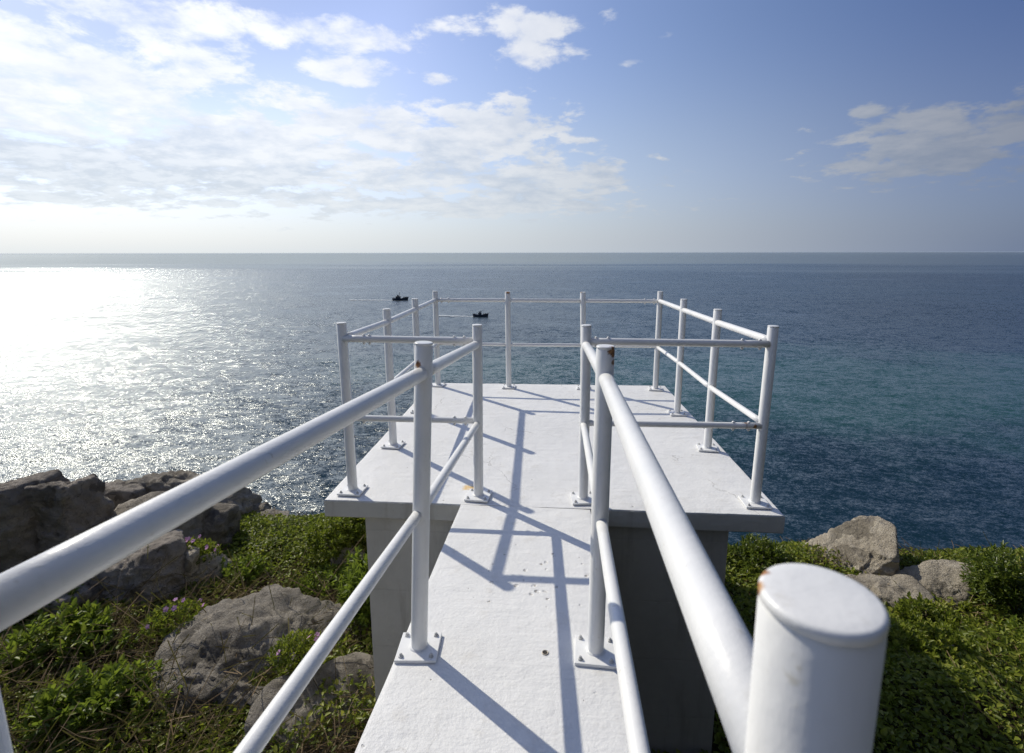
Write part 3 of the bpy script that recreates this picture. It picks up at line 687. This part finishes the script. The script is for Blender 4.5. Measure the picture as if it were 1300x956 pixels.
# ------------------------------------------------------------------ boats
def boat(label, x, y, L, head, style):
    t = thing('fishing_boat', label, 'fishing boat', (x, y, SEA), 'fishing boats out at sea')
    c, s = math.cos(head), math.sin(head)
    W = lambda p: (x + p[0] * c - p[1] * s, y + p[0] * s + p[1] * c, SEA + p[2] * 1.45)
    bw = L * .25; secs = []
    for k in range(13):
        u = k / 12.; px = (u - .5) * L
        half = bw / 2 * (min(1, .72 + u * .9) if u < .4 else max(.02, 1 - ((u - .4) / .6) ** 2.2))
        sheer = L * (.075 + (.085 if style == 0 else .10) * max(0, u - .45) ** 1.6 * 2.6 + (.02 if style == 0 else .055) * max(0, .3 - u) * 3)
        rake = L * .05 * max(0, u - .75) * 4
        secs.append([W(q) for q in ((px, -half * .55, -.4), (px + rake * .4, -half * .92, sheer * .45), (px + rake, -half, sheer), (px + rake, -half * .86, sheer), (px + rake, -half * .84, sheer * .72), (px + rake, half * .84, sheer * .72), (px + rake, half * .86, sheer), (px + rake, half, sheer), (px + rake * .4, half * .92, sheer * .45), (px, half * .55, -.4))])
    MB().loft(secs).done('hull', M['hull'], t)
    rot = Matrix.Rotation(head, 3, 'Z'); B = lambda mb, p, sz: mb.box(W(p), (sz[0] * L, sz[1] * L, sz[2] * L * 1.45), rot=rot, bev=.01 * L)
    cx = -.12 * L if style == 0 else -.04 * L
    w = MB(); B(w, (cx, 0, .115 * L), (.30 if style == 0 else .2, .15, .11)); wh = w.done('wheelhouse', M['cabin'], t)
    w = MB(); B(w, (cx, 0, .175 * L), (.34 if style == 0 else .24, .18, .012)); w.done('roof', M['pale'], wh)
    for k in range(3):
        w = MB(); w.box(W((cx + (k - 1) * .075 * L, -.0765 * L, .135 * L)), (.045 * L, .004 * L, .04 * L), rot=rot); w.done('window', M['boatglass'], wh)
    w = MB(); B(w, (cx - (.02 if style == 0 else .0) * L, 0, .21 * L), (.10, .10, .06)); w.done('flybridge', M['cabin'], t)
    w = MB(); w.tube(W((cx + .09 * L, 0, .15 * L)), W((cx + .09 * L, 0, (.36 if style == 0 else .27) * L)), .012 * L, 8); w.tube(W((cx + .09 * L - .03 * L, 0, .29 * L if style == 0 else .24 * L)), W((cx + .13 * L, 0, .29 * L if style == 0 else .24 * L)), .007 * L, 8); w.done('mast', M['boatgear'], t)
    w = MB()
    for k in range(3): B(w, ((.24 + k * .075) * L, ((k % 2) - .5) * .06 * L, .125 * L), (.055, .06, .05))
    w.done('deck_gear', M['boatgear'], t)
    w = MB()
    for k in range(7): w.tube(W((-.47 * L + k * .05 * L, -bw * .38, .07 * L)), W((-.47 * L + k * .05 * L, -bw * .38, .13 * L)), .005 * L, 6)
    w.tube(W((-.47 * L, -bw * .38, .13 * L)), W((-.17 * L, -bw * .38, .13 * L)), .005 * L, 6); w.done('stern_rail', M['boatgear'], t)
    return t
boat('dark blue fishing boat with a tall mast, the farther one out at sea', -145.5, 503, 15.2, R(6), 0)
boat('dark fishing boat with a raised stern and short mast, nearer on the sea', -48.5, 374, 11.2, R(-8), 1)
def wake(x, y, L, w0, w1, head, seed):
    c, s = math.cos(head), math.sin(head); r = np.random.default_rng(seed); mb = MB()
    n = 110
    for k in range(n):
        u = (k + r.uniform()) / n; l = r.uniform(.015, .05) * L; ww = (w0 + (w1 - w0) * u) * r.uniform(.1, .35); off = r.normal() * (w0 + (w1 - w0) * u) * .3
        if r.uniform() < u * .35: continue
        q = []
        for a in np.linspace(0, 2 * math.pi, 9)[:-1]:
            px = -u * L + math.cos(a) * l * r.uniform(.7, 1.1); py = off + math.sin(a) * ww * r.uniform(.6, 1.1)
            q.append(mb.bm.verts.new((x + px * c - py * s, y + px * s + py * c, SEA + .03 + .004 * k)))
        mb.bm.faces.new(q)
    o = mb.done('wake', M['wake'], None, (x, y, SEA)); o['kind'] = 'stuff'; tag(o, None, 'wake'); return o
wake(-153, 502, 42, 2.6, 6.0, R(6), 1)['label'] = 'thin white wake trailing behind the farther fishing boat'
wake(-54, 374.5, 30, 2.0, 5.0, R(-3), 2)['label'] = 'thin white wake trailing behind the nearer fishing boat'

# ------------------------------------------------------------------ haze
HAZE = True
if HAZE:
    t = NT('haze'); pv = t.n('ShaderNodeVolumePrincipled'); t.put(pv, 'Color', (.72, .84, 1.0, 1)); t.put(pv, 'Density', .8e-5); t.put(pv, 'Anisotropy', .0)
    hm = t.out(None, pv.outputs[0])
    o = MB().box((0, 24000, (SEA - 1 + 3.0) / 2), (106000, 58000, 3.0 - SEA + 1)).done('haze', hm)
    o['kind'] = 'stuff'; tag(o, 'pale sea haze thinning out the far water near the horizon', 'haze')

# ------------------------------------------------------------------ world
w = bpy.data.worlds.new('World'); sc.world = w; w.use_nodes = True
t = NT('', w)
STR = .10
sky = t.n('ShaderNodeTexSky', sky_type='NISHITA', sun_disc=False, sun_elevation=R(SUN_EL), sun_rotation=R(90 - SUN_AZ), altitude=50, air_density=1.0, dust_density=1.0, ozone_density=1.6)
D = t.vmath('NORMALIZE', t.n('ShaderNodeTexCoord').outputs['Generated'])
sx = t.n('ShaderNodeSeparateXYZ'); t.put(sx, 0, D); z = sx.outputs[2]
zc = t.math('MAXIMUM', z, 0)
den = t.math('ADD', zc, .20)
P = t.n('ShaderNodeCombineXYZ'); t.put(P, 0, t.math('DIVIDE', sx.outputs[0], den)); t.put(P, 1, t.math('DIVIDE', sx.outputs[1], den)); P = P.outputs[0]
def dirn(az, el): return (math.cos(R(el)) * math.cos(R(az)), math.cos(R(el)) * math.sin(R(az)), math.sin(R(el)))
cosS = t.vmath('DOT_PRODUCT', D, tuple(S))
# cloud cover by part of the sky (azimuth ccw from +x, elevation), as world directions
wob = t.math('MULTIPLY', t.math('SUBTRACT', t.noise(P, 5.0, 6, .62, .2), .5), 2.6)
cov = None      # (azimuth ccw from +x, sine of elevation, half width, half height, cover)
for az, sz_, ru, rv, wt in [(134.0, 0.227, 0.351, 0.150, 0.86), (121.0, 0.154, 0.353, 0.095, 0.98), (130.7, 0.123, 0.28, 0.067, 1.0), (97.2, 0.198, 0.182, 0.086, 1.0), (90.4, 0.127, 0.214, 0.055, 0.94), (124.3, 0.328, 0.252, 0.043, 0.82), (111.8, 0.343, 0.143, 0.046, 0.76), (100.6, 0.366, 0.064, 0.02, 0.9), (90.2, 0.372, 0.116, 0.027, 0.84), (91.4, 0.325, 0.083, 0.033, 0.82), (101.0, 0.292, 0.046, 0.015, 0.9), (110.1, 0.303, 0.118, 0.029, 0.78), (81.8, 0.313, 0.052, 0.009, 0.62), (55.6, 0.15, 0.152, 0.062, 0.98), (51.8, 0.162, 0.087, 0.052, 0.94), (60.6, 0.207, 0.034, 0.012, 0.78), (98.1, 0.083, 0.38, 0.024, 1.0), (106.0, 0.21, 0.17, 0.06, 0.84), (104.0, 0.14, 0.22, 0.05, 0.9), (78.4, 0.346, 0.025, 0.012, 0.6)]:
    du = t.math('DIVIDE', t.vmath('DOT_PRODUCT', D, (-math.sin(R(az)), math.cos(R(az)), 0)), ru)
    dv = t.math('DIVIDE', t.math('SUBTRACT', z, sz_), rv)
    e = t.math('SQRT', t.math('ADD', t.math('MULTIPLY', du, du), t.math('MULTIPLY', dv, dv)))
    e = t.math('ADD', e, wob)
    k = t.math('SUBTRACT', 1, t.sstep(e, .2, 1.5))
    front = t.math('GREATER_THAN', t.vmath('DOT_PRODUCT', D, dirn(az, 0)), 0)
    k = t.math('MULTIPLY', t.math('MULTIPLY', k, wt), front)
    cov = k if cov is None else t.math('MAXIMUM', cov, k)
# scattered cloud over the half of the sky behind the viewer
bk = t.math('MULTIPLY', t.sstep(t.math('MULTIPLY', sx.outputs[1], -1), .0, .4), .55)
cov = t.math('MAXIMUM', cov, bk)
n1 = t.noise(P, 1.15, 8, .60, .15); n2 = t.noise(P, 6.5, 7, .60, .15)
nn = t.math('ADD', t.math('MULTIPLY', n1, .55), t.math('MULTIPLY', n2, .45))
dens = t.math('ADD', nn, t.math('MULTIPLY', t.math('SUBTRACT', cov, .5), .36))
cl = t.sstep(dens, .455, .63)
cl = t.math('MULTIPLY', cl, t.sstep(z, .012, .06))
cp = t.math('MAXIMUM', cosS, 0)
# cloud light: bright towards the sun, greyer away from it and in the thick parts
shade = t.ramp(t.math('ADD', t.math('MULTIPLY', t.noise(P, 2.6, 7, .62, .2), .6), t.math('MULTIPLY', n2, .4)), [(.40, (.56, .64, .77)), (.57, (1, 1, 1))])
shade = t.mix(t.math('MULTIPLY', t.sstep(z, .13, .30), .70), shade, (1, 1, 1))
cb = t.math('ADD', .22, t.math('MULTIPLY', cp, .95))
# thicker, greyer deck of cloud low under the sun
e2 = t.math('SQRT', t.math('ADD', t.math('POWER', t.math('DIVIDE', t.vmath('DOT_PRODUCT', D, (-math.sin(R(131)), math.cos(R(131)), 0)), .34), 2), t.math('POWER', t.math('DIVIDE', t.math('SUBTRACT', z, .105), .055), 2)))
thick = t.math('MULTIPLY', t.math('SUBTRACT', 1, t.sstep(t.math('ADD', e2, t.math('MULTIPLY', wob, .5)), .3, 1.3)), t.sstep(sx.outputs[1], 0, .1))
shade = t.mix(thick, shade, t.mix(t.sstep(n2, .40, .60), (.50, .57, .68), (.80, .84, .90)))
cc = t.vmath('SCALE', t.vmath('MULTIPLY', shade, (.97, .99, 1.03)), scale=t.math('DIVIDE', cb, STR))
gl2 = t.math('MULTIPLY', t.math('POWER', cp, 9.0), .03 / STR)
far = t.sstep(cosS, .10, .62)
skyc = t.vmath('MULTIPLY', sky.outputs[0], t.mix(t.sstep(cosS, -.45, .12), (.60, .53, .46), t.mix(far, (.47, .53, .80), (.97, .97, 1.12))))
skyc = t.vmath('SCALE', skyc, scale=t.math('ADD', 1, t.math('MULTIPLY', t.sstep(cosS, .48, .86), .20)))
skyc = t.vmath('SCALE', skyc, scale=t.math('SUBTRACT', 1, t.math('MULTIPLY', t.sstep(cosS, .84, .97), .40)))
skyc = t.vmath('MULTIPLY', skyc, t.mix(t.sstep(cosS, .82, .95), (1, 1, 1), (.80, .93, 1.06)))
skyc = t.vmath('ADD', skyc, t.vmath('SCALE', (.95, .98, 1.0), scale=gl2))
skyc = t.vmath('MULTIPLY', skyc, t.mix(t.sstep(z, .02, .22), (.90, .98, 1.14), (1, 1, 1)))
tot = t.mix(t.math('MULTIPLY', cl, t.math('ADD', .70, t.math('MULTIPLY', cp, .26))), skyc, cc)
# pale band of sea haze low in the sky, brighter under the sun
hz = t.math('POWER', t.math('SUBTRACT', 1, t.math('MINIMUM', t.math('MULTIPLY', zc, 2.6), 1)), 1.9)
hb = t.mix(t.math('MINIMUM', t.math('MULTIPLY', cp, 1.12), 1), (.165, .215, .325), (.84, .90, .92))
tot = t.mix(t.math('MULTIPLY', hz, .95), tot, t.vmath('SCALE', hb, scale=1 / STR))
bg = t.n('ShaderNodeBackground'); t.put(bg, 'Color', tot); t.put(bg, 'Strength', STR)
o = t.n('ShaderNodeOutputWorld'); t.put(o, 'Surface', bg.outputs[0])

# ------------------------------------------------------------------ sun lamp
sl = bpy.data.lights.new('sun', 'SUN'); sl.energy = 3.7; sl.angle = R(.53); sl.color = (1.0, .93, .78)
so = link(bpy.data.objects.new('sun', sl)); so.rotation_euler = S.to_track_quat('Z', 'Y').to_euler(); so.location = (-10, 10, 20)

# ------------------------------------------------------------------ camera
cam = bpy.data.cameras.new('camera'); co = link(bpy.data.objects.new('camera', cam)); sc.camera = co
cam.sensor_fit = 'HORIZONTAL'; cam.sensor_width = 36; cam.lens = 652.6 / 1300 * 36
cam.shift_y = -44.5 / 1300; cam.clip_start = .02; cam.clip_end = 200000
p, y, r = R(9.82), R(3.86), R(-.12)
fw = Vector((-math.sin(y) * math.cos(p), math.cos(y) * math.cos(p), -math.sin(p)))
right0 = Vector((math.cos(y), math.sin(y), 0)); up0 = right0.cross(fw)
rt = math.cos(r) * right0 + math.sin(r) * up0; up = -math.sin(r) * right0 + math.cos(r) * up0
m3 = Matrix((rt, up, -fw)).transposed()
co.matrix_world = Matrix.Translation((0, 0, 1.521)) @ m3.to_4x4()
cam.dof.use_dof = True; cam.dof.focus_distance = 3.6; cam.dof.aperture_fstop = 8.0

# ------------------------------------------------------------------ render settings
sc.render.engine = 'CYCLES'
sc.view_settings.view_transform = 'Standard'; sc.view_settings.look = 'None'; sc.view_settings.gamma = 1.0; sc.view_settings.exposure = 0.0
sc.view_settings.use_curve_mapping = False
cy = sc.cycles
cy.max_bounces = 6; cy.diffuse_bounces = 3; cy.glossy_bounces = 3; cy.transmission_bounces = 3; cy.transparent_max_bounces = 6; cy.volume_bounces = 0
cy.caustics_reflective = False; cy.caustics_refractive = False; cy.sample_clamp_indirect = 4
cy.use_denoising = True; cy.denoiser = 'OPENIMAGEDENOISE'; cy.denoising_input_passes = 'RGB_ALBEDO_NORMAL'; cy.denoising_prefilter = 'FAST'
cy.use_adaptive_sampling = False
sc.render.film_transparent = False
